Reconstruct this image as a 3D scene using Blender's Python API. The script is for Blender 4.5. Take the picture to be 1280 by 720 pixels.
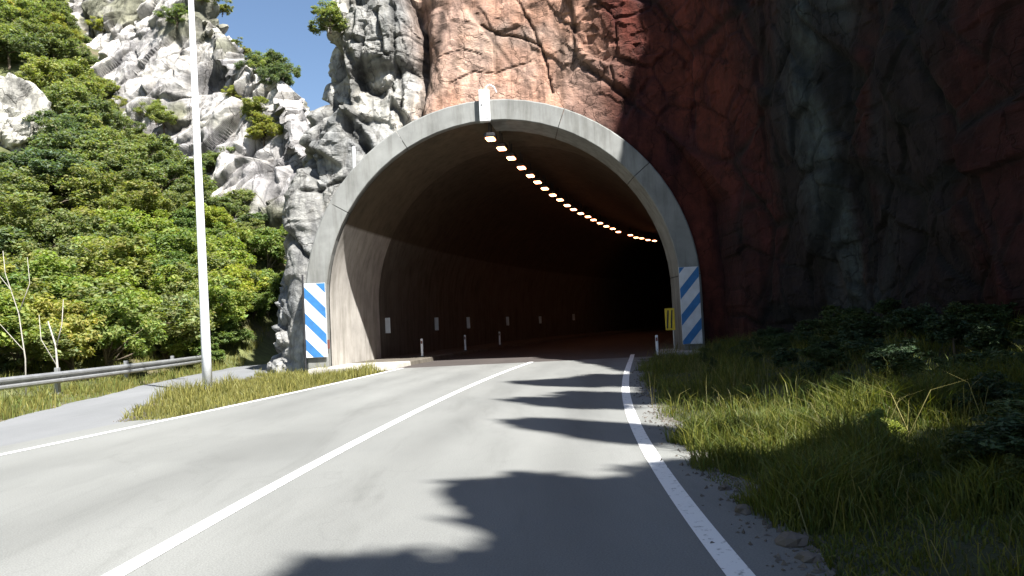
import bpy, math, random
import numpy as np
from mathutils import Matrix, Vector
from mathutils.bvhtree import BVHTree

# ---------------------------------------------------------------- camera, sky, sun, exposure
scene = bpy.context.scene
for o in list(bpy.data.objects): bpy.data.objects.remove(o)
COL = scene.collection
F_PX, HY, ROLL, CAM_H = 1000.0, 403.0, math.radians(2.7), 1.35
PITCH = math.atan((HY-360)/F_PX)
cam = bpy.data.cameras.new('camera'); camo = bpy.data.objects.new('camera', cam); COL.objects.link(camo)
cam.sensor_width = 36.0; cam.lens = 36.0*F_PX/1280.0; cam.clip_start = .05; cam.clip_end = 2000
_c, _s, _cp, _sp = math.cos(ROLL), math.sin(ROLL), math.cos(PITCH), math.sin(PITCH)
_r = (_c, _s*_sp, -_s*_cp); _u = (_s, -_sp*_c, _cp*_c); _b = (0, -_cp, -_sp)
camo.matrix_world = Matrix(((_r[0],_u[0],_b[0],0),(_r[1],_u[1],_b[1],0),(_r[2],_u[2],_b[2],CAM_H),(0,0,0,1)))
scene.camera = camo

SUN_D = Vector((-0.42, 0.55, -0.92)).normalized()          # the way the light travels
to_sun = -SUN_D
sun_el = math.asin(to_sun.z); sun_az = math.atan2(to_sun.x, to_sun.y)   # clockwise from +Y
world = bpy.data.worlds.new('World'); scene.world = world; world.use_nodes = True
wn = world.node_tree.nodes; wl = world.node_tree.links
sky = wn.new('ShaderNodeTexSky'); sky.sky_type = 'NISHITA'; sky.sun_disc = False
sky.sun_elevation = sun_el; sky.sun_rotation = sun_az; sky.altitude = 300; sky.air_density = 1.0; sky.dust_density = 1.1; sky.ozone_density = 2.6
wl.new(sky.outputs[0], wn['Background'].inputs[0]); wn['Background'].inputs[1].default_value = 0.055
sl = bpy.data.lights.new('sun', 'SUN'); sl.energy = 5.0; sl.angle = math.radians(0.8); sl.color = (1.0, .97, .92)
so = bpy.data.objects.new('sun', sl); COL.objects.link(so)
so.rotation_euler = SUN_D.to_track_quat('-Z', 'Y').to_euler(); so.location = (20, -25, 40)
vs = scene.view_settings
vs.view_transform = 'Standard'; vs.look = 'None'; vs.gamma = 1; vs.use_curve_mapping = False; vs.exposure = 1.65
scene.render.engine = 'CYCLES'

def pix_ray(px, py):
    x = (px-640)/F_PX; y = (360-py)/F_PX
    xr = _c*x+_s*y; yr = -_s*x+_c*y
    return Vector((xr, _cp-_sp*yr, _sp+_cp*yr))
def pix_ground(px, py, z=0.0):
    r = pix_ray(px, py); t = (z-CAM_H)/r.z; return Vector((0,0,CAM_H))+r*t

# ---------------------------------------------------------------- numpy noise
def _h(ix, iy, iz, seed):
    with np.errstate(over='ignore'):
        h = (ix.astype(np.int64)*374761393 + iy.astype(np.int64)*668265263 + iz.astype(np.int64)*2147483647 + seed*1274126177) & 0xFFFFFFFF
        h = ((h ^ (h >> 13))*1274126177) & 0xFFFFFFFF
        h = ((h ^ (h >> 16))*2246822519) & 0xFFFFFFFF
        h = h ^ (h >> 15)
    return (h & 0xFFFFFF)/float(0x1000000)
def vnoise(p, seed=0):
    i = np.floor(p).astype(np.int64); f = p-i; f = f*f*(3-2*f)
    r = 0
    for dx in (0,1):
        for dy in (0,1):
            for dz in (0,1):
                w = (f[:,0] if dx else 1-f[:,0])*(f[:,1] if dy else 1-f[:,1])*(f[:,2] if dz else 1-f[:,2])
                r = r + w*_h(i[:,0]+dx, i[:,1]+dy, i[:,2]+dz, seed)
    return r*2-1
def fbm(p, octv=4, seed=0, gain=.5):
    r = 0; a = 1.0; q = p.copy()
    for k in range(octv):
        r = r + a*vnoise(q, seed+k*17); q = q*2.03+13.7; a *= gain
    return r
def sstep(a, b, x):
    t = np.clip((x-a)/(b-a), 0, 1); return t*t*(3-2*t)
def blocks(P, size, seed, stretch=(1,1,1), rot=0.0, warp=.25, tilt=1.1, sharp=40.0):
    """angular fracture blocks: every Voronoi cell is a tilted facet; returns displacement (about -1..1) and crack mask"""
    c, s = math.cos(rot), math.sin(rot)
    q = np.stack([c*P[:,0]+s*P[:,2], P[:,1], -s*P[:,0]+c*P[:,2]],1)/size
    q = q*np.array(stretch)
    q = q+warp*np.stack([fbm(q*.9+k*31.3, 2, seed+k) for k in range(3)],1)
    i = np.floor(q).astype(np.int64); n = len(q); f1 = np.full(n, 9.0); f2 = np.full(n, 9.0); rid = np.zeros(n); sw = np.zeros(n); sd = np.zeros(n)
    for dx in (-1,0,1):
        for dy in (-1,0,1):
            for dz in (-1,0,1):
                cx, cy, cz = i[:,0]+dx, i[:,1]+dy, i[:,2]+dz
                h = [_h(cx, cy, cz, seed+k) for k in (1,2,3)]
                ex, ey, ez = q[:,0]-cx-h[0], q[:,1]-cy-h[1], q[:,2]-cz-h[2]
                d = np.sqrt(ex*ex+ey*ey+ez*ez)
                n1, n2_, n3 = (h[0]*7.31)%1*2-1, (h[1]*5.77)%1*2-1, (h[2]*9.13)%1*2-1; r = (h[0]*3.7+h[1]*11.3)%1
                val = (r-.5)*1.2+tilt*(n1*ex+n2_*ey+n3*ez)
                w = np.exp(-sharp*d); sw += w; sd += w*val
                m = d < f1; f2 = np.where(m, f1, np.minimum(f2, d)); f1 = np.where(m, d, f1); rid = np.where(m, r, rid)
    return sd/sw, 1-sstep(0, .1, f2-f1), rid

# ---------------------------------------------------------------- mesh helpers
def obj(name, me, mat=None, parent=None):
    o = bpy.data.objects.new(name, me); COL.objects.link(o)
    if mat and len(me.materials) == 0: me.materials.append(mat)
    if parent: o.parent = parent
    return o
def tag(o, label=None, cat=None, group=None, kind=None):
    if label: o['label'] = label
    if cat: o['category'] = cat
    if group: o['group'] = group
    if kind: o['kind'] = kind
    return o
def empty(name, loc=(0,0,0), rz=0.0):
    o = bpy.data.objects.new(name, None); COL.objects.link(o); o.location = loc; o.rotation_euler = (0,0,rz); o.empty_display_size = .1
    return o
def np_mesh(name, V, faces, col=None, smooth=False):
    """V (n,3), faces (m,k) all the same size"""
    V = np.asarray(V, np.float32); Fc = np.asarray(faces, np.int32)
    me = bpy.data.meshes.new(name); m, k = Fc.shape
    me.vertices.add(len(V)); me.vertices.foreach_set('co', V.ravel())
    me.loops.add(m*k); me.loops.foreach_set('vertex_index', Fc.ravel())
    me.polygons.add(m); me.polygons.foreach_set('loop_start', np.arange(0, m*k, k, dtype=np.int32))
    me.polygons.foreach_set('loop_total', np.full(m, k, np.int32))
    me.polygons.foreach_set('use_smooth', np.full(m, smooth))
    me.update(calc_edges=True)
    if col is not None:
        a = me.color_attributes.new('tint', 'FLOAT_COLOR', 'POINT')
        c = np.ones((len(V),4), np.float32); c[:,:3] = col; a.data.foreach_set('color', c.ravel())
    me.validate(); return me
def grid_faces(nu, nv):
    i = np.arange(nu-1)[:,None]*nv+np.arange(nv-1)[None,:]
    return np.stack([i, i+nv, i+nv+1, i+1], -1).reshape(-1,4)
class MB:
    def __init__(s): s.v = []; s.f = []
    def add(s, V, Fc):
        b = len(s.v); s.v += [tuple(v) for v in V]; s.f += [tuple(b+i for i in f) for f in Fc]; return s
    def box(s, c, size, rz=0.0, bev=0.0):
        hx, hy, hz = size[0]/2, size[1]/2, size[2]/2; co, si = math.cos(rz), math.sin(rz)
        if bev > 0:      # chamfered box
            V = []
            for z, k in ((-hz, bev), (-hz+bev, 0), (hz-bev, 0), (hz, bev)):
                ax, ay = hx-k, hy-k
                for (x, y) in ((-ax+bev,-ay),(ax-bev,-ay),(ax,-ay+bev),(ax,ay-bev),(ax-bev,ay),(-ax+bev,ay),(-ax,ay-bev),(-ax,-ay+bev)):
                    V.append((c[0]+co*x-si*y, c[1]+si*x+co*y, c[2]+z))
            Fc = [tuple(range(7,-1,-1)), tuple(range(24,32))]
            for l in range(3):
                for k in range(8): Fc.append((l*8+k, l*8+(k+1)%8, l*8+8+(k+1)%8, l*8+8+k))
            return s.add(V, Fc)
        V = [(c[0]+co*x-si*y, c[1]+si*x+co*y, c[2]+z) for z in (-hz,hz) for (x,y) in ((-hx,-hy),(hx,-hy),(hx,hy),(-hx,hy))]
        return s.add(V, [(3,2,1,0),(4,5,6,7),(0,1,5,4),(1,2,6,5),(2,3,7,6),(3,0,4,7)])
    def tube(s, pts, rad, n=8, cap=True):
        pts = [Vector(p) for p in pts]
        if not hasattr(rad, '__len__'): rad = [rad]*len(pts)
        b = len(s.v); ref = None
        for i, p in enumerate(pts):
            t = (pts[min(i+1,len(pts)-1)]-pts[max(i-1,0)]).normalized()
            if ref is None: ref = Vector((0,0,1)) if abs(t.z) < .9 else Vector((1,0,0))
            a = t.cross(ref).normalized(); bb = t.cross(a); ref = a.cross(t)
            for k in range(n):
                an = 2*math.pi*k/n; s.v.append(tuple(p+(a*math.cos(an)+bb*math.sin(an))*rad[i]))
        for i in range(len(pts)-1):
            for k in range(n): s.f.append((b+i*n+k, b+i*n+(k+1)%n, b+(i+1)*n+(k+1)%n, b+(i+1)*n+k))
        if cap:
            s.f.append(tuple(b+k for k in range(n))); e = b+(len(pts)-1)*n; s.f.append(tuple(e+n-1-k for k in range(n)))
        return s
    def prism(s, poly, y0, y1):      # polygon in xz extruded along y
        n = len(poly); V = [(x,y0,z) for x,z in poly]+[(x,y1,z) for x,z in poly]
        return s.add(V, [tuple(range(n)), tuple(range(2*n-1,n-1,-1))]+[(k, k+n, (k+1)%n+n, (k+1)%n) for k in range(n)])
    def mesh(s, name, smooth=False):
        me = bpy.data.meshes.new(name); me.from_pydata(s.v, [], s.f); me.validate(); me.update()
        import bmesh
        bm = bmesh.new(); bm.from_mesh(me); bmesh.ops.recalc_face_normals(bm, faces=bm.faces); bm.to_mesh(me); bm.free()
        if smooth:
            for p in me.polygons: p.use_smooth = len(p.vertices) == 4
        return me
    def build(s, name, mat, parent=None, smooth=False): return obj(name, s.mesh(name, smooth), mat, parent)

# ---------------------------------------------------------------- materials
def mat_new(name):
    m = bpy.data.materials.new(name); m.use_nodes = True; n = m.node_tree.nodes
    return m, n, m.node_tree.links, n['Principled BSDF']
def N(n, t, **kw):
    x = n.new(t)
    for k, v in kw.items():
        if k in x.inputs: x.inputs[k].default_value = v
        else: setattr(x, k, v)
    return x
def ramp(n, stops):
    r = n.new('ShaderNodeValToRGB'); e = r.color_ramp.elements
    while len(e) > 1: e.remove(e[-1])
    e[0].position, e[0].color = stops[0][0], (*stops[0][1], 1)
    for p, c in stops[1:]: k = e.new(p); k.color = (*c, 1)
    return r
def coords(n, l, scale=None):
    g = n.new('ShaderNodeNewGeometry')
    if scale is None: return g.outputs['Position']
    mp = n.new('ShaderNodeMapping'); mp.inputs['Scale'].default_value = scale; l.new(g.outputs['Position'], mp.inputs[0]); return mp.outputs[0]
def mixc(n, l, a, b, fac, mode='MIX'):
    x = n.new('ShaderNodeMix'); x.data_type = 'RGBA'; x.blend_type = mode
    for sock, v in ((x.inputs[6], a), (x.inputs[7], b), (x.inputs[0], fac)):
        if hasattr(v, 'is_linked'): l.new(v, sock)
        else: sock.default_value = v if not isinstance(v, tuple) else (*v, 1) if len(v) == 3 else v
    return x.outputs[2]
def simple(name, color, rough=.6, metal=0.0, var=.25, scale=6.0, bump=.0, dirt=(.1,.09,.07), dirt_amt=.25):
    m, n, l, b = mat_new(name)
    no = N(n, 'ShaderNodeTexNoise', Scale=scale, Detail=6.0); l.new(coords(n, l), no.inputs['Vector'])
    r = ramp(n, [(.3, tuple(c*(1-var) for c in color)), (.7, color)]); l.new(no.outputs[0], r.inputs[0])
    n2 = N(n, 'ShaderNodeTexNoise', Scale=scale*.35, Detail=8.0, Roughness=.7); l.new(coords(n, l, (1,1,.35)), n2.inputs['Vector'])
    r2 = ramp(n, [(.5, (0,0,0)), (.75, (dirt_amt,)*3)]); l.new(n2.outputs[0], r2.inputs[0])
    l.new(mixc(n, l, r.outputs[0], dirt, r2.outputs[0]), b.inputs['Base Color'])
    b.inputs['Roughness'].default_value = rough; b.inputs['Metallic'].default_value = metal
    if bump:
        bp = N(n, 'ShaderNodeBump', Strength=bump, Distance=.02); l.new(no.outputs[0], bp.inputs['Height']); l.new(bp.outputs[0], b.inputs['Normal'])
    return m
def rock_mat(name, grain=1.0, strata=0.0):
    m, n, l, b = mat_new(name)
    at = n.new('ShaderNodeAttribute'); at.attribute_name = 'tint'
    n1 = N(n, 'ShaderNodeTexNoise', Scale=2.2*grain, Detail=9.0, Roughness=.68); l.new(coords(n, l), n1.inputs['Vector'])
    r1 = ramp(n, [(.28, (.42,.42,.42)), (.5, (.95,.95,.95)), (.72, (1.35,1.33,1.28))]); l.new(n1.outputs[0], r1.inputs[0])
    c = mixc(n, l, at.outputs['Color'], r1.outputs[0], 1.0, 'MULTIPLY')
    n2 = N(n, 'ShaderNodeTexNoise', Scale=1.1*grain, Detail=7.0, Roughness=.6, Distortion=.8); l.new(coords(n, l, (1.6,1.6,.22)), n2.inputs['Vector'])
    r2 = ramp(n, [(.52, (1,1,1)), (.66, (.55,.53,.5))]); l.new(n2.outputs[0], r2.inputs[0])     # water streaks
    c = mixc(n, l, c, r2.outputs[0], .8, 'MULTIPLY')
    vo = N(n, 'ShaderNodeTexVoronoi', Scale=.62*grain, feature='DISTANCE_TO_EDGE'); 
    wz = N(n, 'ShaderNodeTexNoise', Scale=1.6*grain, Detail=5.0); l.new(coords(n, l), wz.inputs['Vector'])
    wm = n.new('ShaderNodeVectorMath'); wm.operation = 'MULTIPLY_ADD'; l.new(wz.outputs['Color'], wm.inputs[0]); wm.inputs[1].default_value = (.9,)*3; l.new(coords(n, l, (1,1,.7)), wm.inputs[2])
    l.new(wm.outputs[0], vo.inputs['Vector'])
    r3 = ramp(n, [(.0, (.35,.33,.32)), (.014, (1,1,1))]); l.new(vo.outputs['Distance'], r3.inputs[0])
    c = mixc(n, l, c, r3.outputs[0], .7, 'MULTIPLY')
    if strata:
        mp = n.new('ShaderNodeMapping'); mp.inputs['Rotation'].default_value = (0, .75, 0); mp.inputs['Scale'].default_value = (2.6*grain, .8*grain, .42*grain); gg = n.new('ShaderNodeNewGeometry'); l.new(gg.outputs['Position'], mp.inputs[0])
        ns = N(n, 'ShaderNodeTexNoise', Scale=1.0, Detail=8.0, Roughness=.72, Distortion=.6); l.new(mp.outputs[0], ns.inputs['Vector'])
        rs = ramp(n, [(.40, (.22,.21,.22)), (.47, (.85,.84,.83)), (.60, (1.1,1.08,1.05)), (.68, (.5,.48,.47))]); l.new(ns.outputs[0], rs.inputs[0]); c = mixc(n, l, c, rs.outputs[0], strata, 'MULTIPLY')
    l.new(c, b.inputs['Base Color']); b.inputs['Roughness'].default_value = .9; b.inputs['Specular IOR Level'].default_value = .25
    n4 = N(n, 'ShaderNodeTexNoise', Scale=7*grain, Detail=8.0, Roughness=.7); l.new(coords(n, l, (1,1,1.5)), n4.inputs['Vector'])
    b1 = N(n, 'ShaderNodeBump', Strength=.7, Distance=.10/grain); l.new(n4.outputs[0], b1.inputs['Height'])
    b2 = N(n, 'ShaderNodeBump', Strength=.6, Distance=.08/grain); l.new(r3.outputs[0], b2.inputs['Height']); l.new(b1.outputs[0], b2.inputs['Normal'])
    l.new(b2.outputs[0], b.inputs['Normal']); return m
def leaf_mat(name, base, var=.35, transl=.3, rough=.55):
    m, n, l, b = mat_new(name)
    at = n.new('ShaderNodeAttribute'); at.attribute_name = 'tint'
    oi = n.new('ShaderNodeObjectInfo')
    r = ramp(n, [(0, (base[0]*.62, base[1]*.72, base[2]*.9)), (.45, base), (.8, (base[0]*1.12, base[1]*1.08, base[2]*.9)), (1, (base[0]*1.4, base[1]*1.2, base[2]*.8))]); l.new(oi.outputs['Random'], r.inputs[0])
    c = mixc(n, l, r.outputs[0], at.outputs['Color'], 1.0, 'MULTIPLY')
    l.new(c, b.inputs['Base Color']); b.inputs['Roughness'].default_value = rough; b.inputs['Specular IOR Level'].default_value = .3
    tr = n.new('ShaderNodeBsdfTranslucent'); l.new(mixc(n, l, c, (1.15,1.25,.45), 1.0, 'MULTIPLY'), tr.inputs[0])
    mx = n.new('ShaderNodeMixShader'); mx.inputs[0].default_value = transl
    l.new(b.outputs[0], mx.inputs[1]); l.new(tr.outputs[0], mx.inputs[2]); l.new(mx.outputs[0], n['Material Output'].inputs[0])
    return m
def asphalt(name, lo, hi, patch=.3, tint=False):
    m, n, l, b = mat_new(name)
    a = N(n, 'ShaderNodeTexNoise', Scale=.45, Detail=6.0, Roughness=.6); l.new(coords(n, l, (1,.35,1)), a.inputs['Vector'])
    r = ramp(n, [(.3, lo), (.7, hi)]); l.new(a.outputs[0], r.inputs[0])
    g = N(n, 'ShaderNodeTexNoise', Scale=90.0, Detail=3.0); l.new(coords(n, l), g.inputs['Vector'])
    rg = ramp(n, [(.3, (.72,.72,.72)), (.7, (1.25,1.25,1.25))]); l.new(g.outputs[0], rg.inputs[0])
    c = mixc(n, l, r.outputs[0], rg.outputs[0], .8, 'MULTIPLY')
    if tint:
        at = n.new('ShaderNodeAttribute'); at.attribute_name = 'tint'; c = mixc(n, l, c, at.outputs['Color'], 1.0, 'MULTIPLY')
    st = N(n, 'ShaderNodeTexNoise', Scale=1.1, Detail=7.0, Roughness=.7, Distortion=.5); l.new(coords(n, l, (1.6,.22,1)), st.inputs['Vector'])
    rs = ramp(n, [(.52, (1,1,1)), (.72, (.74,.74,.73))]); l.new(st.outputs[0], rs.inputs[0])
    c = mixc(n, l, c, rs.outputs[0], patch*2.2, 'MULTIPLY')
    vo = N(n, 'ShaderNodeTexVoronoi', Scale=.33, feature='DISTANCE_TO_EDGE')
    wz = N(n, 'ShaderNodeTexNoise', Scale=.9, Detail=6.0); l.new(coords(n, l), wz.inputs['Vector'])
    wm = n.new('ShaderNodeVectorMath'); wm.operation = 'MULTIPLY_ADD'; l.new(wz.outputs['Color'], wm.inputs[0]); wm.inputs[1].default_value = (1.6,)*3; l.new(coords(n, l, (1,.6,1)), wm.inputs[2]); l.new(wm.outputs[0], vo.inputs['Vector'])
    rc = ramp(n, [(0, (.5,.5,.5)), (.006, (1,1,1))]); l.new(vo.outputs['Distance'], rc.inputs[0])
    c = mixc(n, l, c, rc.outputs[0], .15, 'MULTIPLY')
    l.new(c, b.inputs['Base Color']); b.inputs['Roughness'].default_value = .82; b.inputs['Specular IOR Level'].default_value = .3
    bp = N(n, 'ShaderNodeBump', Strength=.35, Distance=.006); l.new(g.outputs[0], bp.inputs['Height']); l.new(bp.outputs[0], b.inputs['Normal'])
    return m
def paint_mat(name, color):
    m, n, l, b = mat_new(name)
    a = N(n, 'ShaderNodeTexNoise', Scale=14.0, Detail=8.0, Roughness=.75); l.new(coords(n, l), a.inputs['Vector'])
    r = ramp(n, [(.34, (.22,.22,.21)), (.44, color)]); l.new(a.outputs[0], r.inputs[0]); l.new(r.outputs[0], b.inputs['Base Color']); b.inputs['Roughness'].default_value = .6
    return m
def concrete(name, base, stain=.5, zband=None):
    m, n, l, b = mat_new(name)
    a = N(n, 'ShaderNodeTexNoise', Scale=1.2, Detail=8.0, Roughness=.65); l.new(coords(n, l), a.inputs['Vector'])
    r = ramp(n, [(.3, tuple(x*.75 for x in base)), (.7, tuple(x*1.1 for x in base))]); l.new(a.outputs[0], r.inputs[0])
    c = r.outputs[0]
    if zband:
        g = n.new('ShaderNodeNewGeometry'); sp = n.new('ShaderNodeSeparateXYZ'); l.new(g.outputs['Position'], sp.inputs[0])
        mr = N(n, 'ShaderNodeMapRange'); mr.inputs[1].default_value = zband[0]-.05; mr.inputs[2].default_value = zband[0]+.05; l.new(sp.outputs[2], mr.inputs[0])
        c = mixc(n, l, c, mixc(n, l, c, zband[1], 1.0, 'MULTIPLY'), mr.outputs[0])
    s = N(n, 'ShaderNodeTexNoise', Scale=1.6, Detail=7.0, Roughness=.65); l.new(coords(n, l, (2.2,2.2,.25)), s.inputs['Vector'])
    rs = ramp(n, [(.46, (1,1,1)), (.66, (.42,.4,.36))]); l.new(s.outputs[0], rs.inputs[0])
    c = mixc(n, l, c, rs.outputs[0], stain, 'MULTIPLY')
    f = N(n, 'ShaderNodeTexNoise', Scale=30.0, Detail=4.0); l.new(coords(n, l), f.inputs['Vector'])
    l.new(c, b.inputs['Base Color']); b.inputs['Roughness'].default_value = .88; b.inputs['Specular IOR Level'].default_value = .25
    bp = N(n, 'ShaderNodeBump', Strength=.3, Distance=.01); l.new(f.outputs[0], bp.inputs['Height']); l.new(bp.outputs[0], b.inputs['Normal']); return m
def tint_ground(name):
    m, n, l, b = mat_new(name)
    at = n.new('ShaderNodeAttribute'); at.attribute_name = 'tint'
    a = N(n, 'ShaderNodeTexNoise', Scale=3.0, Detail=8.0, Roughness=.7); l.new(coords(n, l), a.inputs['Vector'])
    r = ramp(n, [(.3, (.5,.5,.5)), (.7, (1.4,1.35,1.25))]); l.new(a.outputs[0], r.inputs[0])
    l.new(mixc(n, l, at.outputs['Color'], r.outputs[0], 1.0, 'MULTIPLY'), b.inputs['Base Color']); b.inputs['Roughness'].default_value = .95
    bp = N(n, 'ShaderNodeBump', Strength=.8, Distance=.08); l.new(a.outputs[0], bp.inputs['Height']); l.new(bp.outputs[0], b.inputs['Normal']); return m
def emit_mat(name, color, strength):
    m, n, l, b = mat_new(name); b.inputs['Base Color'].default_value = (.8,.7,.6,1)
    b.inputs['Emission Color'].default_value = (*color,1); b.inputs['Emission Strength'].default_value = strength; return m

M = dict(
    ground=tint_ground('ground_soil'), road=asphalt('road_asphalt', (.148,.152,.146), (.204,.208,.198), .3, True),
    troad=asphalt('shade_toned_asphalt', (.05,.043,.04), (.07,.06,.056)), side=asphalt('side_road_asphalt', (.14,.145,.15), (.19,.195,.2), .2),  # troad carries the tunnel shade in its colour
    paint=paint_mat('road_paint', (.78,.78,.76)), rock=rock_mat('cliff_rock', 1.0, .45), ridge=rock_mat('ridge_rock', .55, .6),
    ring=concrete('ring_concrete', (.235,.24,.23), .5), lining=concrete('shaded_lining_concrete', (.115,.102,.084), .6, (4.9, (.6,.5,.4))),  # lining: darker concrete copy, tunnel shade put into the colour
    lit_lining=concrete('lit_lining_concrete', (.37,.35,.32), .5, (4.9, (.27,.225,.165))),  # paler copy of the lining, sunlight at the mouth put into the colour
    kerb=concrete('kerb_concrete', (.42,.40,.36), .25),
    white=simple('white_painted_metal', (.72,.73,.74), .45, 0, .12, 5, 0, (.3,.27,.22), .35),
    pole=simple('white_pole_paint', (.66,.68,.71), .4, 0, .15, 4, 0, (.35,.33,.3), .3),
    blue=simple('blue_board_paint', (.035,.17,.42), .5, 0, .25, 5), boardwhite=simple('white_board_paint', (.66,.68,.72), .5, 0, .18, 4, 0, (.3,.28,.25), .4),
    steel=simple('galvanised_steel', (.42,.43,.44), .42, .55, .25, 3, .1), dark=simple('dark_metal', (.035,.035,.04), .55, .2, .3, 8),
    yellow=simple('yellow_sign_paint', (.72,.5,.03), .5, 0, .15, 6), black=simple('black_paint', (.02,.02,.02), .5),
    lamp=emit_mat('lamp_lens_glow', (1.0,.36,.16), 5.0), bark=simple('tree_bark', (.16,.125,.09), .9, 0, .5, 8, .5),
    pale=simple('pale_dead_wood', (.40,.375,.33), .85, 0, .3, 8, .3), red=simple('red_brown_metal', (.16,.05,.04), .7, .2),
    leaf_a=leaf_mat('leaf_mid_green', (.215,.245,.105), transl=.5), leaf_b=leaf_mat('leaf_dark_green', (.175,.205,.10), transl=.5),
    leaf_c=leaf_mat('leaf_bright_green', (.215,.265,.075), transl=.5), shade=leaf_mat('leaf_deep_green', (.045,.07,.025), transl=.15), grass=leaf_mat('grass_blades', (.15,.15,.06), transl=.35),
    weed=leaf_mat('weed_leaves', (.085,.105,.036), transl=.35), rubble=simple('loose_rock', (.13,.112,.095), .9, 0, .4, 5, .6),
)

# ---------------------------------------------------------------- plan of the place
PY, CX, CZ, RI = 26.5, -0.29, 2.27, 5.88          # portal plane, arch centre, inner radius
RO = RI+.70
def axis(y):
    d = np.maximum(np.asarray(y, float)-PY, 0); return CX+.154*d+.0038*d*d
_R = [(1.10,4.16),(1.10,4.63),(1.13,5.37),(1.20,6.31),(1.24,7.01),(1.27,7.61),(1.30,8.27),(1.37,9.12),(1.46,10.15),(1.62,11.75),(2.04,14.99),(2.60,18.94),(3.54,24.71)]
_C = [(-2.38,4.67),(-2.30,5.63),(-2.22,6.47),(-2.19,7.08),(-2.11,8.44),(-2.01,9.01),(-1.63,12.80),(-1.10,17.03),(-0.37,21.76)]
_L = [(-6.47,10.03),(-6.24,10.95),(-6.05,12.22),(-5.92,13.31),(-5.70,14.61),(-5.36,16.23),(-5.12,17.32),(-4.78,19.79),(-4.36,22.01),(-3.91,26.06)]
def line_fn(pts, deg, ylo):
    p = np.array(pts); cf = np.polyfit(p[:,1], p[:,0], deg); d = np.polyder(cf)
    def fn(y):
        y = np.asarray(y, float); yc = np.clip(y, ylo, PY); x = np.polyval(cf, yc)
        lo = np.minimum(y-ylo, 0); x = x+np.polyval(d, ylo)*lo*np.exp(lo*.04)
        return x+np.where(y > PY, axis(y)-CX, 0)
    return fn
xR, xC, xL = line_fn(_R, 3, 4.2), line_fn(_C, 2, 4.7), line_fn(_L, 2, 10.0)

def zhill(x, y):
    x = np.asarray(x, float); y = np.asarray(y, float)
    d1 = np.maximum(-(x+13.6), 0); z1 = .42*d1
    d2 = np.maximum(-.75*(x+14)+.66*(y-24)-6, 0); z2 = (.5*d2+.0035*d2*d2)*sstep(-10, -14, x)
    z = np.maximum(z1, z2)
    yr = np.interp(x, [-62,-46,-38,-30,-23.5,-19,-15.5,-12.8,-9], [98,80,70,62,56,52,48.5,45.5,44]); z = z*(1-sstep(4, 12, y-yr)*(x > -75))
    p = np.stack([x.ravel()*.16, y.ravel()*.16, np.zeros(x.size)],1)
    z = z+np.clip(z/4, 0, 1)*1.2*fbm(p, 3, 5).reshape(x.shape)
    # right verge rises from the shoulder towards the cliff
    e = xR(y)+.7
    zr = .09*np.clip(x-e, 0, 2.2)+.15*np.clip(x-e-2.2, 0, 9)
    zr = zr*(y < PY+1)+0*z
    p2 = np.stack([x.ravel()*.7, y.ravel()*.7, np.zeros(x.size)],1)
    zr = zr*(1+.25*fbm(p2, 3, 9).reshape(x.shape))
    return np.maximum(z, zr)

def densify(lo, hi, near_lo, near_hi, fine, grow=1.12, mx=25):
    mid = list(np.arange(near_lo, near_hi+1e-6, fine)); a = []; s = fine; v = mid[-1]
    while v < hi: s = min(s*grow, mx); v += s; a.append(v)
    b = []; s = fine; v = mid[0]
    while v > lo: s = min(s*grow, mx); v -= s; b.append(v)
    return np.array(b[::-1]+mid+a)
gx = densify(-700, 700, -46, 12, .5); gy = densify(-600, 900, -8, 92, .5)
GX, GY = np.meshgrid(gx, gy, indexing='ij')
GZ = zhill(GX, GY)
far = np.maximum(np.hypot(GX+10, GY-30)-130, 0); GZ = np.where(GX > -14, np.minimum(GZ, 6), GZ); GZ = np.minimum(GZ, 60)-.03
P = np.stack([GX.ravel(), GY.ravel(), GZ.ravel()],1)
gcol = np.array([.075,.085,.03])*(1+.35*fbm(P*.3, 3, 3))[:,None]
dirt = sstep(.05, .5, fbm(P*.5, 3, 21))[:,None]*.7
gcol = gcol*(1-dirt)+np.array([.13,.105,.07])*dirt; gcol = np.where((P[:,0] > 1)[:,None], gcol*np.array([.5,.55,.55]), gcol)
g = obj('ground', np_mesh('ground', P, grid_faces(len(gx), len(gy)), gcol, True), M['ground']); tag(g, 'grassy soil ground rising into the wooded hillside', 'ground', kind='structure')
def ground_z(x, y): return float(zhill(np.array([x]), np.array([y]))[0])-.03

def strip(name, fa, fb, ys, z, mat, n=2):
    ys = np.asarray(ys, float); a = fa(ys); b = fb(ys); t = np.linspace(0, 1, n)
    X = a[:,None]*(1-t)+b[:,None]*t; V = np.stack([X, np.repeat(ys[:,None], n, 1), np.full_like(X, z)], -1).reshape(-1,3)
    return obj(name, np_mesh(name, V, grid_faces(len(ys), n)[:, ::-1]), mat)
ys = np.concatenate([np.arange(-40, -2, 2.0), np.arange(-2, PY+.31, .25)])
re = lambda y: xR(y)+.55+.10*vnoise(np.stack([y*1.3, y*0, y*0],1), 4)+.05*vnoise(np.stack([y*6, y*0, y*0],1), 6)+np.where(y > PY-1, .35, 0)
le = lambda y: xL(y)-.10-np.where(y < 13.6, .6, 0)
NC = 64; tc = np.linspace(0, 1, NC); a_, b_ = le(ys), re(ys)
RX = a_[:,None]*(1-tc)+b_[:,None]*tc; RV = np.stack([RX, np.repeat(ys[:,None], NC, 1), np.zeros_like(RX)], -1).reshape(-1,3)
lw = (RV[:,0]-xC(RV[:,1]))/(xR(RV[:,1])-xC(RV[:,1])); lw2 = (RV[:,0]-xL(RV[:,1]))/(xC(RV[:,1])-xL(RV[:,1]))
wob = .05*vnoise(RV*np.array([.0,.15,0])+3, 8)
trk = 0
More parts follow.
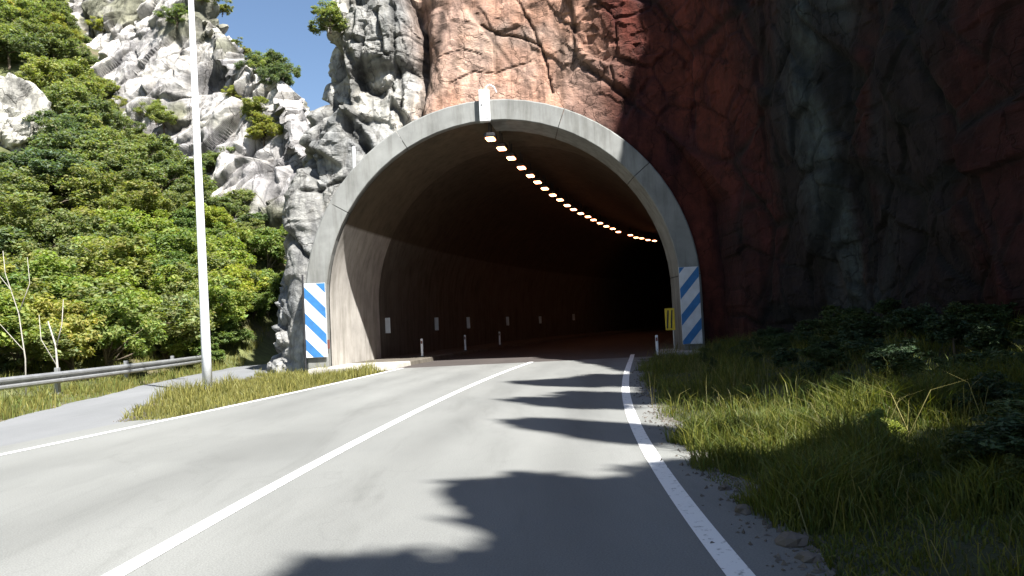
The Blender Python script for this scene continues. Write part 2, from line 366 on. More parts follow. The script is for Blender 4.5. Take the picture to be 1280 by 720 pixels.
for w_, c_ in ((lw, .27), (lw, .76), (lw2, .25), (lw2, .74)): trk = trk+np.exp(-((w_-c_+wob)/.10)**2)
oil = np.exp(-((lw-.52)/.07)**2)+np.exp(-((lw2-.5)/.07)**2)
nzr = fbm(RV*np.array([.9,.25,1]), 3, 19)
wear = 1-.19*trk*(.75+.5*nzr)-.08*oil*np.clip(.6+nzr, 0, 1.4)+.05*nzr
patchm = ((np.abs(lw2-.62) < .30) & (np.abs(RV[:,1]-9.3+.15*(RV[:,0])) < 1.1))
wear = wear*np.where(patchm, .93, 1.0)
dirt = sstep(.35, 0, b_.repeat(NC)-RV[:,0])[:,None]
rcol = wear[:,None]*np.array([1,1,1.0]); rcol = rcol*(1-.45*dirt)+np.array([.62,.52,.40])*.45*dirt
road = obj('road', np_mesh('road', RV, grid_faces(len(ys), NC)[:, ::-1], np.clip(rcol, .3, 1.3)), M['road']); tag(road, 'worn pale grey two-lane asphalt road running up to the tunnel', 'road', kind='structure')
tr = strip('tunnel_road', lambda y: xL(y)-.3, lambda y: xR(y)+1.0, np.arange(PY+.3, 84, .6), -.001, M['troad']); tag(tr, 'asphalt roadway inside the tunnel, coloured dark for its shade', 'road', kind='structure')
_se = np.array([(-14,-20),(-11.2,4),(-9.6,12),(-9.35,14.5),(-9.95,17.3),(-11.1,23.8),(-11.9,30.4),(-12.2,36.8),(-13.0,46),(-13.5,52)])
_si = np.array([(-5,-20),(-6.3,12.6),(-6.5,13.5),(-7.4,16),(-7.95,18.4),(-8.0,20.6),(-8.3,25.9),(-9.2,30),(-9.7,36),(-10.2,46),(-10.4,52)])
sfa = lambda y: np.interp(y, _se[:,1], _se[:,0])+.10*vnoise(np.stack([y*1.1, y*0, y*0],1), 8)
sfb = lambda y: np.where(y < 13.4, xL(y)-.5, np.interp(y, _si[:,1], _si[:,0])+.12*vnoise(np.stack([y*1.4, y*0, y*0],1), 12))
sr = strip('side_road', sfa, sfb, np.arange(-20, 52, .5), -.012, M['side'], 2); tag(sr, 'pale asphalt side road branching off left past the rock', 'road', kind='structure')
def mark(name, fn, w, y0, y1, label):
    yy = np.arange(y0, y1, .4); o = strip(name, lambda y: fn(y)-w/2, lambda y: fn(y)+w/2, yy, .005, M['paint']); tag(o, label, 'road marking', kind='structure'); return o
mark('centre_line', xC, .14, -12, 26.9, 'solid white centre line painted on the road')
mark('left_edge_line', xL, .13, -12, 26.9, 'thin white edge line between road and side road')
mark('right_edge_line', xR, .145, -12, 29, 'white edge line along the shaded right verge')

# ---------------------------------------------------------------- portal cliff: one sheet wrapping from the left flank round the arch to the right wall, then an added unseen spur
def catmull(pts, n, brk=None):
    p = np.array(pts, float); seg = np.r_[0, np.cumsum(np.linalg.norm(np.diff(p[:,:2], axis=0), axis=1))]
    s = np.linspace(0, seg[-1], n) if brk is None else np.r_[np.linspace(0, seg[brk[0]], brk[1], endpoint=False), np.linspace(seg[brk[0]], seg[brk[2]], n-brk[1]-brk[3], endpoint=False), np.linspace(seg[brk[2]], seg[-1], brk[3])]; out = []
    q = np.vstack([2*p[0]-p[1], p, 2*p[-1]-p[-2]])
    for v in s:
        i = min(max(np.searchsorted(seg, v)-1, 0), len(p)-2); t = (v-seg[i])/(seg[i+1]-seg[i])
        a, b, c, d = q[i], q[i+1], q[i+2], q[i+3]
        out.append(.5*((2*b)+(c-a)*t+(2*a-5*b+4*c-d)*t*t+(3*b-a-3*c+d)*t**3))
    return np.array(out), s
def arch_dist(x, z):
    """signed distance outside the outer outline of the ring (legs straight, semicircle above)"""
    dx = x-CX; r = np.where(z > CZ, np.hypot(dx, z-CZ), np.abs(dx)); return r-RO
# control: x, y, height of the face, lean in x per m, lean in y per m
ctrl = [(-10.5,50,11,.12,.05),(-9.4,42,12,.14,.05),(-9.3,34.5,13,.16,.06),(-8.7,30.2,14,.20,.08),(-7.75,27.7,16,.10,.14),(-4.5,27.15,19,.0,.12),(-1.0,27.15,21,0,.08),
        (1.6,27.1,22,0,.05),(4.0,26.9,22,-.03,.0),(6.4,26.3,22,-.06,-.02),(7.6,24.2,22,-.07,-.03),(8.3,21,21,-.06,-.02),(8.7,17.5,18.5,-.04,-.0),(9.0,14.0,17,-.02,0),(9.2,10.5,17.5,0,0),(9.6,7.6,17,0,0),(11.0,5.9,14,.0,0),(13.6,4.2,10,0,0),(13.6,1.6,9,0,0),(10.6,.2,11.5,0,0),(8.4,-.8,12.5,0,0),(7.6,-3,13,0,0),(7.6,-7,12,0,0),(8.4,-13,10,0,0)]  # last points: added out-of-view gully and spur, shaped to shade the verge
NU, NV = 760, 330
cp, cs = catmull(ctrl, NU, (2, 40, 13, 90))
v = np.linspace(0, 1, NV); vf = .84
S = np.zeros((NU, NV, 3))
tang = np.gradient(cp[:,:2], axis=0); tang /= np.linalg.norm(tang, axis=1)[:,None]
inw = np.stack([-tang[:,1], tang[:,0]],1)         # into the mountain
for j, t in enumerate(v):
    if t <= vf:
        k = t/vf; z = np.where(k < .84, -.6+np.minimum(13.4, cp[:,2]*.8)*k/.84, -.6+np.minimum(13.4, cp[:,2]*.8)+(cp[:,2]+.6-np.minimum(13.4, cp[:,2]*.8))*(k-.84)/.16); off = np.zeros(NU)
    else:
        k = (t-vf)/(1-vf); z = cp[:,2]+k*6.0; off = k*11.0
    zz = np.minimum(z, 12.5)
    S[:,j,0] = cp[:,0]+cp[:,3]*zz+inw[:,0]*(off+np.maximum(z-12.5, 0)*.25)
    S[:,j,1] = cp[:,1]+cp[:,4]*zz+inw[:,1]*(off+np.maximum(z-12.5, 0)*.25); S[:,j,2] = z
P = S.reshape(-1,3); du = np.gradient(S, axis=0); dv = np.gradient(S, axis=1)
nrm = np.cross(du, dv); nrm /= np.linalg.norm(nrm, axis=2)[:,:,None]; nrm = nrm.reshape(-1,3)
if np.mean(nrm.reshape(NU,NV,3)[NU//3,:,1]) > 0: nrm = -nrm
d1, c1, r1 = blocks(P, 3.0, 101, (1.1,1,.7), .45, .08)
d2, c2, r2 = blocks(P, 1.3, 202, (1.1,1,.75), .55, .12)
d3, c3, r3 = blocks(P, .42, 303, (1,1,1.3), -.3, .2)
fine = fbm(P*3.0, 3, 44)
ad = arch_dist(P[:,0], P[:,2]); front = P[:,1] > 25.0
near = np.where(front & (np.abs(P[:,0]) < 8), sstep(.0, 2.2, ad), 1.0)
pink = sstep(-3.6, -2.4, P[:,0]+.35*fbm(P*.8, 2, 61))*sstep(11.5, 2.5, P[:,0])*sstep(15, 20, P[:,1])     # the smooth iron-stained slab over the arch
slabw = sstep(-3.4, -2.8, P[:,0])*sstep(4.5, 1.5, P[:,0])*sstep(24, 26, P[:,1])
amp = (1-.72*slabw)*(1-.62*sstep(3.0, 6.0, P[:,0]))
disp = near*amp*(.60*d1+.30*d2+.10*d3+.03*fine-.22*c1-.12*c2)+.03*fine*(1-near)
def px_plane(px, py, y0=27.2):
    r = pix_ray(px, py); return r.x*y0/r.y, CAM_H+r.z*y0/r.y
disp += .55*np.exp(-((P[:,2]-6.2)/3.0)**2)*sstep(-6.6, -7.6, P[:,0])*sstep(33, 30, P[:,1])
crk = np.zeros(len(P))
for path, wd, dp in [([(413,92),(395,118),(374,147),(360,180)],.10,.30),([(487,0),(487,25),(492,80),(497,122)],.07,.2),([(522,0),(522,28),(525,80),(522,133)],.13,.45),([(413,92),(424,108),(430,155),(449,178)],.10,.3),
        ([(375,235),(390,232),(410,222),(435,217)],.08,.2),([(486,122),(496,135),(502,152)],.14,.35),([(440,150),(452,182)],.22,.5),([(436,78),(450,95),(468,103)],.20,.4),([(450,20),(446,60),(436,78)],.08,.2),([(452,62),(480,58),(520,52)],.05,.08),([(455,40),(485,36),(520,30)],.05,.08),
        ([(597,17),(613,27),(630,32),(645,35),(676,50),(684,80),(690,112)],.045,.14),([(560,95),(590,80),(620,84),(660,70)],.03,.06),([(540,60),(575,52),(600,58)],.03,.05),([(640,-20),(655,5),(676,50)],.05,.12),([(350,262),(365,300),(385,330)],.1,.25),([(400,60),(380,75),(362,100)],.08,.2)]:
    pp = [px_plane(*q) for q in path]; dm = np.full(len(P), 9.0)
    qx = P[:,0]+.07*fine; qz = P[:,2]+.07*vnoise(P*2.1, 141)
    for (ax_, az_), (bx_, bz_) in zip(pp[:-1], pp[1:]):
        ux, uz = bx_-ax_, bz_-az_; tt_ = np.clip(((qx-ax_)*ux+(qz-az_)*uz)/(ux*ux+uz*uz), 0, 1); dm = np.minimum(dm, np.hypot(qx-ax_-tt_*ux, qz-az_-tt_*uz))
    e_ = np.exp(-(dm/wd)**2)*front; disp -= dp*e_; crk = np.maximum(crk, e_)
groove = np.exp(-((P[:,0]+2.95+.03*(P[:,2]-10))/.42)**2)*front*sstep(9.2, 11.0, P[:,2])          # recess left of the slab
disp -= .9*groove
rightw = sstep(6.3, 8, P[:,0])
disp += rightw*.45*fbm(P*np.array([.5,.5,.18]), 3, 77)                                        # vertical ribs on the right wall
Vv = P+nrm*disp[:,None]
lim = front & (ad < 1.1) & (np.abs(P[:,0]) < 7.2)
Vv[:,1] = np.where(lim, np.maximum(Vv[:,1], PY+.22), Vv[:,1])
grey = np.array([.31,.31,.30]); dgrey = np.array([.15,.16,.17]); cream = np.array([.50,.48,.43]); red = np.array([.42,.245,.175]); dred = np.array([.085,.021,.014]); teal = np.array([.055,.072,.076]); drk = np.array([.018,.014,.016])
t1 = sstep(-.4, .5, fbm(P*.35, 4, 31)+.8*(r1-.5)+.5*(r2-.5))[:,None]
colr = grey*(1-t1)+cream*t1
blu = (sstep(.1, .55, fbm(P*.5+9, 3, 37)+.9*(r1-.45))*sstep(-4.4, -5.4, P[:,0]-.2*(P[:,2]-8))*0+sstep(.62, .8, r1))[:,None]
colr = colr*(1-.6*blu)+dgrey*.6*blu
pk = (pink*(.75+.25*sstep(-.5, .3, fbm(P*.7, 3, 71))))[:,None]
colr = colr*(1-pk)+(red*(1+.30*fbm(P*.9, 3, 73)[:,None]))*pk
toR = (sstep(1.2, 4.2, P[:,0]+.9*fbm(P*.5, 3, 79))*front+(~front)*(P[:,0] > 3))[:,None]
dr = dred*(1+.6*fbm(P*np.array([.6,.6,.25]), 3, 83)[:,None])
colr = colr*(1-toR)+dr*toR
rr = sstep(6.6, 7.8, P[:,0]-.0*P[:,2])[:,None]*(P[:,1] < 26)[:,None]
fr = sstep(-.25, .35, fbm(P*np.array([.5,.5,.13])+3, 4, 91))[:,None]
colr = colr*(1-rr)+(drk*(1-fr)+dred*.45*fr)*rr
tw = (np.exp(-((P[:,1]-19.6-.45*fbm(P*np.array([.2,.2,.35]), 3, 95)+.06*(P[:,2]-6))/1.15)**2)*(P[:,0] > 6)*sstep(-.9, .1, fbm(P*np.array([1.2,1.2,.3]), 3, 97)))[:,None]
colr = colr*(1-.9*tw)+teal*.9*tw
colr *= (1-.6*np.maximum(c1, .7*c2)*near)[:,None]*(1+.22*(r3-.5))[:,None]
colr *= (1-.55*crk)[:,None]; colr = np.clip(colr, .012, .7)
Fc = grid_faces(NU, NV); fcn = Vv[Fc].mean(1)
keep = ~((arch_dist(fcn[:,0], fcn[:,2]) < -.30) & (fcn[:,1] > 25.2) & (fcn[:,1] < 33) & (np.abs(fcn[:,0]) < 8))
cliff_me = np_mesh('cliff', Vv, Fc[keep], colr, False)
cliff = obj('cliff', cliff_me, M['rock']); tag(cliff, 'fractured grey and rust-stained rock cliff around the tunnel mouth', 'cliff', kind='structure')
cliff_bvh = BVHTree.FromPolygons([tuple(p) for p in Vv.tolist()], Fc[keep].tolist())

# ---------------------------------------------------------------- pale limestone ridge above the wooded slope
rc = [(-54,88,50),(-46,80,46),(-38,70,42),(-30,62,35),(-23.5,56,27.5),(-19,52,22.5),(-15.5,48.5,19.6),(-12.8,45.5,16.0),(-11.0,44,13.5),(-9.6,48,10)]
NU2, NV2 = 640, 330
rp, rs_ = catmull(rc, NU2); rt = np.gradient(rp[:,:2], axis=0); rt /= np.linalg.norm(rt, axis=1)[:,None]; ri = np.stack([-rt[:,1], rt[:,0]],1)
zb = zhill(rp[:,0], rp[:,1])-2.0
S2 = np.zeros((NU2, NV2, 3))
for j, t in enumerate(np.linspace(0, 1, NV2)):
    if t < .86: k = t/.86; z = zb+(rp[:,2]-zb)*k; off = (z-zb)*.52
    else: k = (t-.86)/.14; z = rp[:,2]+k*1.0-k*k*5; off = (rp[:,2]-zb)*.52+k*14
    S2[:,j,0] = rp[:,0]-.05*off; S2[:,j,1] = rp[:,1]+off; S2[:,j,2] = z
P = S2.reshape(-1,3); du = np.gradient(S2, axis=0); dv = np.gradient(S2, axis=1)
n2 = np.cross(du, dv); n2 /= np.linalg.norm(n2, axis=2)[:,:,None]; n2 = n2.reshape(-1,3)
if n2[:,1].mean() > 0: n2 = -n2
e1, k1, q1 = blocks(P, 6.5, 501, (1,1,.6), -.6, .06, 1.1, 34); e2, k2, q2 = blocks(P, 2.6, 502, (1.5,1,.5), -.75, .08, 1.2, 28); e3, k3, q3 = blocks(P, 1.1, 503, (1.6,1,.5), -.75, .1, 1.1, 20)
dsp = 1.4*e1+.8*e2+.26*e3-.6*k1-.4*k2+1.6*fbm(P*.09, 3, 55)+.12*fbm(P*1.6, 2, 57)
V2 = P+n2*dsp[:,None]
tt = sstep(-.5, .6, fbm(P*.2, 4, 61)+.7*(q1-.5)+.5*(q2-.5))[:,None]
c2r = np.array([.33,.32,.32])*(1-tt)+np.array([.56,.54,.51])*tt
veg = sstep(.28, .6, fbm(P*np.array([.16,.16,.22])+5, 4, 67))[:,None]
c2r = c2r*(1-.75*veg)+np.array([.10,.105,.045])*.75*veg
c2r *= (1-.55*np.maximum(k1, .8*k2))[:,None]*(1+.3*(q3-.5))[:,None]
F2 = grid_faces(NU2, NV2)
ridge_me = np_mesh('rocky_ridge', V2, F2, np.clip(c2r, .02, .75), False)
ridge = obj('rocky_ridge', ridge_me, M['ridge']); tag(ridge, 'bright white-grey limestone ridge rising above the wooded hillside', 'rock', kind='structure')
ridge_bvh = BVHTree.FromPolygons([tuple(p) for p in V2.tolist()], F2.tolist())

# ---------------------------------------------------------------- tunnel
def profile(r, n=40, z0=-.05):
    a = np.linspace(math.pi, 0, n)
    pts = [(-r, z0), (-r, CZ*.5)]+[(r*math.cos(t), CZ+r*math.sin(t)) for t in a]+[(r, CZ*.5), (r, z0)]
    return np.array(pts)
tun = empty('tunnel', (CX, PY, 0)); tag(tun, 'road tunnel with a round concrete portal arch set into the rock', 'tunnel')
def world_child(o, parent): o.parent = parent; o.matrix_parent_inverse = Matrix.Translation(-Vector(parent.location)); return o
# lining
yy = np.concatenate([np.linspace(PY+.25, PY+8, 20), np.arange(PY+9, PY+82, 1.5)])
pr = profile(RI, 60); L_ = []
for y in yy:
    ax = float(axis(y)); hd = math.atan(.154+.0076*(y-PY)) if y > PY+3 else math.atan(.154+.0076*(y-PY))*(y-PY)/3*1.0
    for (x, z) in pr: L_.append((ax+x*math.cos(hd), y-x*math.sin(hd), z))
L_ = np.array(L_)
npr = len(pr); nc = int(np.searchsorted(yy, PY+4.7))
world_child(obj('lit_lining', np_mesh('lit_lining', L_[:nc*npr], grid_faces(nc, npr), None, True), M['lit_lining']), tun)  # pale stretch cut to the reach of the sun
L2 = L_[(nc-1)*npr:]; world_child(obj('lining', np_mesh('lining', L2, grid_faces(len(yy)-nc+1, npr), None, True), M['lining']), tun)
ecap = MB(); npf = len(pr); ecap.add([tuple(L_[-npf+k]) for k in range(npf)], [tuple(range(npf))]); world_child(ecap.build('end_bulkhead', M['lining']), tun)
# ring built from cast segments with joints
def ring_segment(a0, a1, z0=None):
    """a0..a1 along the outline: parameter -1..0 left leg, 0..1 arch (left to right), 1..2 right leg"""
    n = max(3, int((a1-a0)*44)); V = []
    for t in np.linspace(a0, a1, n):
        if t < 0: cx, cz, nx, nz = -1, CZ*(1+t), -1, 0
        elif t > 1: cx, cz, nx, nz = 1, CZ*(2-t), 1, 0
        else: an = math.pi*(1-t); nx, nz = math.cos(an), math.sin(an); cx, cz = nx, CZ
        for (r, y) in ((RI, PY+1.6), (RI, PY+.02), (RI+.02, PY), (RO-.04, PY), (RO, PY+.03), (RO, PY+1.6)):
            x = CX+nx*r; z = (cz if (t < 0 or t > 1) else CZ+nz*r)
            V.append((x, y, z-(.06 if z < .01 else 0)))
    m = MB(); m.add(V, [tuple(q) for q in grid_faces(n, 6).tolist()]+[(0,1,2,3,4,5), tuple((n-1)*6+k for k in range(5,-1,-1))]); return m
cuts = [-1, -.02, .17, .33, .485, .615, .78, .98, 2]; gp = .0006
for a, b in zip(cuts[:-1], cuts[1:]):
    o = ring_segment(a+gp, b-gp).build('arch_segment', M['ring']); world_child(o, tun)
# kerbed walkways inside
def walkway(side, y0, y1):
    ys_ = np.linspace(y0, y1, max(5, int((y1-y0)/1.5))); V = []
    for y in ys_:
        k = max(0, min(1, (y-(PY-1.3))/1.6))
        if side < 0:
            a = float(xL(y))-.22-.9*(1-k)**2; b = float(axis(y))-RI-.35
        else:
            a = float(xR(y))+.95; b = float(axis(y))+RI+.35
        for (x, z) in ((a, -.02), (a+.02*side, .13), (a+.06*side, .155), (b, .17), (b, -.02)): V.append((x, y, z))
    m = MB(); n = len(ys_); m.add(V, [tuple(q) for q in grid_faces(n, 5).tolist()]+[(0,1,2,3,4), tuple((n-1)*5+k for k in range(4,-1,-1))]); return m
for s in (-1, 1):
    world_child(walkway(s, PY-1.3, PY+2.0).build('walkway', M['kerb']), tun); world_child(walkway(s, PY+2.01, PY+80).build('walkway', M['lining']), tun)  # inner stretch takes the dark lining tone to stand for shade

# striped hazard boards
def clip_band(w, h, lo, hi, slope):
    """part of rectangle 0..w,0..h where lo <= z-slope*x <= hi"""
    poly = [(0,0),(w,0),(w,h),(0,h)]
    for sgn, lim in ((1, lo), (-1, -hi)):
        out = []
        for i in range(len(poly)):
            p, q = poly[i], poly[(i+1)%len(poly)]; fp = sgn*(p[1]-slope*p[0])-lim; fq = sgn*(q[1]-slope*q[0])-lim
            if fp >= 0: out.append(p)
            if fp*fq < 0: t = fp/(fp-fq); out.append((p[0]+t*(q[0]-p[0]), p[1]+t*(q[1]-p[1])))
        poly = out
        if len(poly) < 3: return None
    return poly
def hazard_board(x0, z0, w, h, slope, phase, label, period=.86, blue=.36, ypos=PY-.09):
    t = empty('hazard_board', (x0, ypos, z0)); tag(t, label, 'hazard board')
    bk = MB().box((w/2, .0, h/2), (w, .03, h), 0, .006).build('backing', M['boardwhite'], t)
    k = -6
    while k < 12:
        lo = phase+k*period; pl = clip_band(w-.016, h-.016, lo, lo+blue, slope)
        if pl and (max(p[1] for p in pl)-min(p[1] for p in pl)) > .05:
            MB().prism([(x+.008, z+.008) for x, z in pl], -.0195, -.0145).build('stripe', M['blue'], bk)
        k += 1
    for zz in (.35, h-.35): MB().box((w/2, .042, zz), (w*.8, .055, .05)).build('bracket', M['steel'], t)
    return t
lb = hazard_board(-6.87, .50, .70, 2.45, -1.05, .25, 'sunlit blue and white striped board on the left leg of the arch')
MB().tube([(-.045, .03, -.45), (-.045, .03, 2.75)], .03, 8).build('post', M['dark'], lb)
MB().box((.74, .02, .42), (.07, .07, .30), 0, .01).build('reflector', M['red'], lb)
hazard_board(5.53, .36, .66, 2.55, 1.15, -.25, 'shaded blue and white striped board on the right leg of the arch')

# box, conduit and lamps on the crown
bx = empty('control_box', (CX-.34, PY-.12, 8.05)); tag(bx, 'tall white metal box fixed over the crown of the arch', 'control box')
MB().box((0, 0, .54), (.36, .22, 1.06), 0, .015).build('housing', M['white'], bx)
bd = MB().box((0, -.117, .54), (.28, .012, .9), 0, .003).build('door', M['white'], bx)
MB().box((-.1, -.13, .55), (.03, .02, .08)).build('handle', M['dark'], bd)
MB().tube([(.05,.03,1.06),(.08,.03,1.2),(.2,.03,1.26),(.34,.04,1.18),(.42,.08,1.0)], .03, 8).build('conduit', M['white'], bx)
rd = empty('marker_rod', (-5.15, PY+.35, 6.55)); tag(rd, 'short white rod standing on the left shoulder of the arch', 'rod')
MB().tube([(0,0,-.5),(0.02,0,1.0)], .055, 8).build('tube', M['white'], rd); MB().box((0,0,-.12), (.22,.2,.05)).build('base', M['steel'], rd)
lamp_px = [(612,165),(627,186),(639,198),(652,210),(663,220),(672,228),(681,236),(691,244),(700,250),(709,257),(717,262),(726,267),(735,271),(742,275),(750,279),(758,283),(766,286),(773,290),(788,294),(795,297),(802,298),(810,300),(818,301)]
hb = MB().box((0,0,.10), (.38,.56,.14), 0, .03).mesh('housing'); lz = MB().box((0,0,.0), (.29,.44,.06), 0, .02).mesh('lens'); hgs = [MB().tube([(0,q,.16),(0,q,.62)], .02, 6).mesh('hanger') for q in (-.2,.2)]
for i, p in enumerate(lamp_px):
    q = pix_ground(p[0], p[1], 7.55)
    if i == 0: q.y = PY+.45; q.x = CX-.2; q.z = 7.6
    t = empty('tunnel_lamp', q, -math.atan(.154+.0076*max(q.y-PY, 0)))
    if i == 0: tag(t, 'lit tunnel lamp hanging right under the white box', 'lamp', 'row of lamps along the tunnel ceiling')
    else: tag(t, 'small glowing lamp in the curving row along the tunnel ceiling', 'lamp', 'row of lamps along the tunnel ceiling')
    hs = obj('housing', hb, M['dark'], t); obj('lens', lz, M['lamp'], hs); [obj('hanger', q_, M['dark'], t) for q_ in hgs]

# reflector plates on the left wall, posts along the left kerb
def on_left_wall(px, py):
    r = pix_ray(px, py); best = None
    for y in np.arange(PY+.5, 90, .05):
        x = r.x*y/r.y; hd = math.atan(.154+.0076*(y-PY)); xw = float(axis(y))-RI/math.cos(hd)*1.0
        if x > xw+.0 and best is None: best = y
        if x <= xw: best = y; break
    y = best; return Vector((r.x*y/r.y, y, CAM_H+r.z*y/r.y)), math.atan(.154+.0076*(y-PY))
for i, (px, py, h) in enumerate([(481,407,.62),(542.5,405,.62),(582.5,403.5,.62),(632,401.5,.55),(673,400,.5),(715,396.5,.5)]):
    q, hd = on_left_wall(px, py); 
    t = empty('wall_reflector', (q.x+.12, q.y, q.z), -hd)
    tag(t, 'large white reflector plate on the wall just inside the tunnel mouth' if i == 0 else 'white upright reflector plate on the left tunnel wall', 'reflector', 'reflector plates along the left tunnel wall')
    MB().box((0,0,0), (.24,.03,h), -.25, .006).build('plate', M['white'], t); MB().box((-.1,.05,0), (.2,.04,.08)).build('bracket', M['steel'], t)
for i, (px, py, side) in enumerate([(528,447,-1),(582,440,-1),(625,432,-1),(822,446,1)]):
    yv = [31.5, 36.5, 43.0, 26.9][i]; r = pix_ray(px, py); x = r.x*yv/r.y
    t = empty('delineator_post', (x, yv, .16 if side < 0 else -.02), -.2)
    tag(t, 'slim white delineator post on the left walkway of the tunnel' if side < 0 else 'slim white delineator post at the right side of the tunnel mouth', 'post', 'delineator posts in the tunnel')
    MB().box((0,0,.36), (.09,.05,.72), 0, .012).build('post', M['white'], t); MB().box((0,-.028,.58), (.06,.01,.12)).build('reflector', M['red'], t); MB().box((0,0,.02), (.16,.14,.04)).build('base', M['dark'], t)
ysn = empty('yellow_sign', (5.17, PY-.02, .85)); tag(ysn, 'small yellow plate with black bars beside the right striped board', 'sign')
MB().box((0,0,.36), (.32,.025,.72), 0, .006).build('plate', M['yellow'], ysn)
for k in range(2): MB().prism([(-.13+.13*k,.06),(-.08+.13*k,.06),(-.03+.13*k,.66),(-.08+.13*k,.66)], -.018, -.0125).build('bar', M['black'], ysn)
MB().tube([(.1,.03,-.85),(.1,.03,.5)], .025, 8).build('post', M['steel'], ysn)

# ---------------------------------------------------------------- mast and guardrail on the left
pl = empty('lamp_post', (-7.56, 19.67, -.02)); tag(pl, 'tall white tapered lamp post beside the side road', 'lamp post')
MB().tube([(0,0,0),(-.015,0,1.2),(-.16,0,12.6)], [.12,.112,.052], 16).build('shaft', M['pole'], pl, True)
MB().box((0,0,.03), (.42,.42,.05), .3, .01).build('base_plate', M['steel'], pl)
for a in range(4): MB().tube([(.15*math.cos(a*1.571+.3+.785), .15*math.sin(a*1.571+.3+.785), .05), (.15*math.cos(a*1.571+.3+.785), .15*math.sin(a*1.571+.3+.785), .1)], .018, 6).build('bolt', M['steel'], pl)
MB().tube([(-.16,0,12.5),(.3,-.1,12.9),(1.0,-.3,13.1),(1.8,-.5,13.15)], .04, 8).build('arm', M['pole'], pl); MB().box((2.1,-.55,13.13), (.7,.28,.14), -.3, .04).build('lantern', M['steel'], pl)

gr_pts = [(-13.6,2.0),(-13.2,6.0),(-12.9,10.0),(-12.65,14.0),(-12.5,18.0),(-12.45,22.0),(-12.5,26.0),(-12.7,30.0),(-13.1,34.0)]
gr = empty('guardrail', (-12.5, 18, 0)); tag(gr, 'steel crash barrier along the grass in front of the hillside trees', 'guardrail')
wprof = [(.0,.155),(.035,.15),(.075,.105),(.075,.06),(.02,.02),(.02,-.02),(.075,-.06),(.075,-.105),(.035,-.15),(.0,-.155)]
RZ = .44
for i, (a, b) in enumerate(zip(gr_pts[:-1], gr_pts[1:])):
    a = Vector((*a, 0)); b = Vector((*b, 0)); d = (b-a).normalized(); nn = Vector((d.y, -d.x, 0))
    a2 = a-d*.08; V = []
    za, zc = ground_z(a.x, a.y), ground_z(b.x, b.y)
    for q, zq in ((a2, za), (b, zc)):
        for (o_, z_) in wprof: V.append(q+nn*(o_+.012*(1 if q is a2 else 0))+Vector((0,0,max(zq,0)+RZ+z_)))
        for (o_, z_) in reversed(wprof): V.append(q+nn*(o_-.006+.012*(1 if q is a2 else 0))+Vector((0,0,max(zq,0)+RZ+z_)))
    n = 2*len(wprof); m = MB(); m.add(V, [(k, (k+1)%n, n+(k+1)%n, n+k) for k in range(n)]+[tuple(range(n)), tuple(range(2*n-1,n-1,-1))])
    world_child(m.build('beam', M['steel']), gr)
    for pt in (a,):
        m = MB().box((pt.x-nn.x*.12, pt.y-nn.y*.12, max(za,0)+.25), (.1,.14,.9), math.atan2(d.y,d.x)-1.57, .008); world_child(m.build('post', M['steel']), gr)

# ---------------------------------------------------------------- vegetation
rng = np.random.default_rng(7)
def leaf_cloud(centers, radii, per, size, rg, flat=.75, shade=True):
    """leaf quads (diamond-ish, folded) scattered in clumps; returns V,F,col"""
    n = len(centers)*per
    lean3 = np.array([.0,.0,.75]); C = np.repeat(centers, per, 0); R = np.repeat(radii, per)
    d = rg.normal(size=(n,3)); d /= np.linalg.norm(d, axis=1)[:,None]; rr = rg.random(n)**.45
    p = C+d*(R*rr)[:,None]*np.array([1,1,flat])
    nrm = d*.45+rg.normal(size=(n,3))*.5+lean3; nrm /= np.linalg.norm(nrm, axis=1)[:,None]
    a = np.cross(nrm, rg.normal(size=(n,3))); a /= np.linalg.norm(a, axis=1)[:,None]; b = np.cross(nrm, a)
    s = size*(.6+.8*rg.random(n))[:,None]
    V = np.stack([p-a*s, p+b*s*.48+nrm*s*.12, p+a*s, p-b*s*.48+nrm*s*.12], 1).reshape(-1,3)
    Fq = np.arange(n*4).reshape(-1,4)
    cl = np.repeat(.78+.44*rg.random(len(centers)), per); tone = cl*(.75+.5*rg.random(n)); hue = rg.normal(0, .10, n)
    col = np.stack([tone*(1+hue), tone, tone*(1-hue*.5)],1); col = np.repeat(col, 4, 0)
    return V, Fq, col
def make_crown(seed, kind):
    rg = np.random.default_rng(seed)
    if kind == 'round': K, per, sz, hh, lo = 130, 85, .042, .95, .2
    elif kind == 'bush': K, per, sz, hh, lo = 110, 85, .045, .95, .03
    elif kind == 'tall': K, per, sz, hh, lo = 110, 45, .06, 1.0, .22
    else: K, per, sz, hh, lo = 210, 60, .075, .97, .66
    lobes = [(rg.normal(0, .2, 2), rg.uniform(lo+.2, hh-.12), rg.uniform(.18,.34)) for _ in range(7)] if kind != 'spreading' else [(rg.normal(0, .22, 2), rg.uniform(.78,.88), rg.uniform(.14,.26)) for _ in range(8)]
    c = []; 
    while len(c) < K:
        l = lobes[rg.integers(len(lobes))]; d = rg.normal(size=3); d /= np.linalg.norm(d); r = l[2]*rg.uniform(.55, 1.05)
        p = np.array([l[0][0], l[0][1], l[1]])+d*r*np.array([1,1,.85 if kind != 'spreading' else .3])
        if kind == 'tall': p[:2] *= .62
        if p[2] < lo*.8 or p[2] > 1.08: continue
        c.append(p)
    c = np.array(c); rad = rg.uniform(.06, .14, K)*(1 if kind != 'spreading' else .7)
    return leaf_cloud(c, rad, per, sz*.62, rg)+(c,)
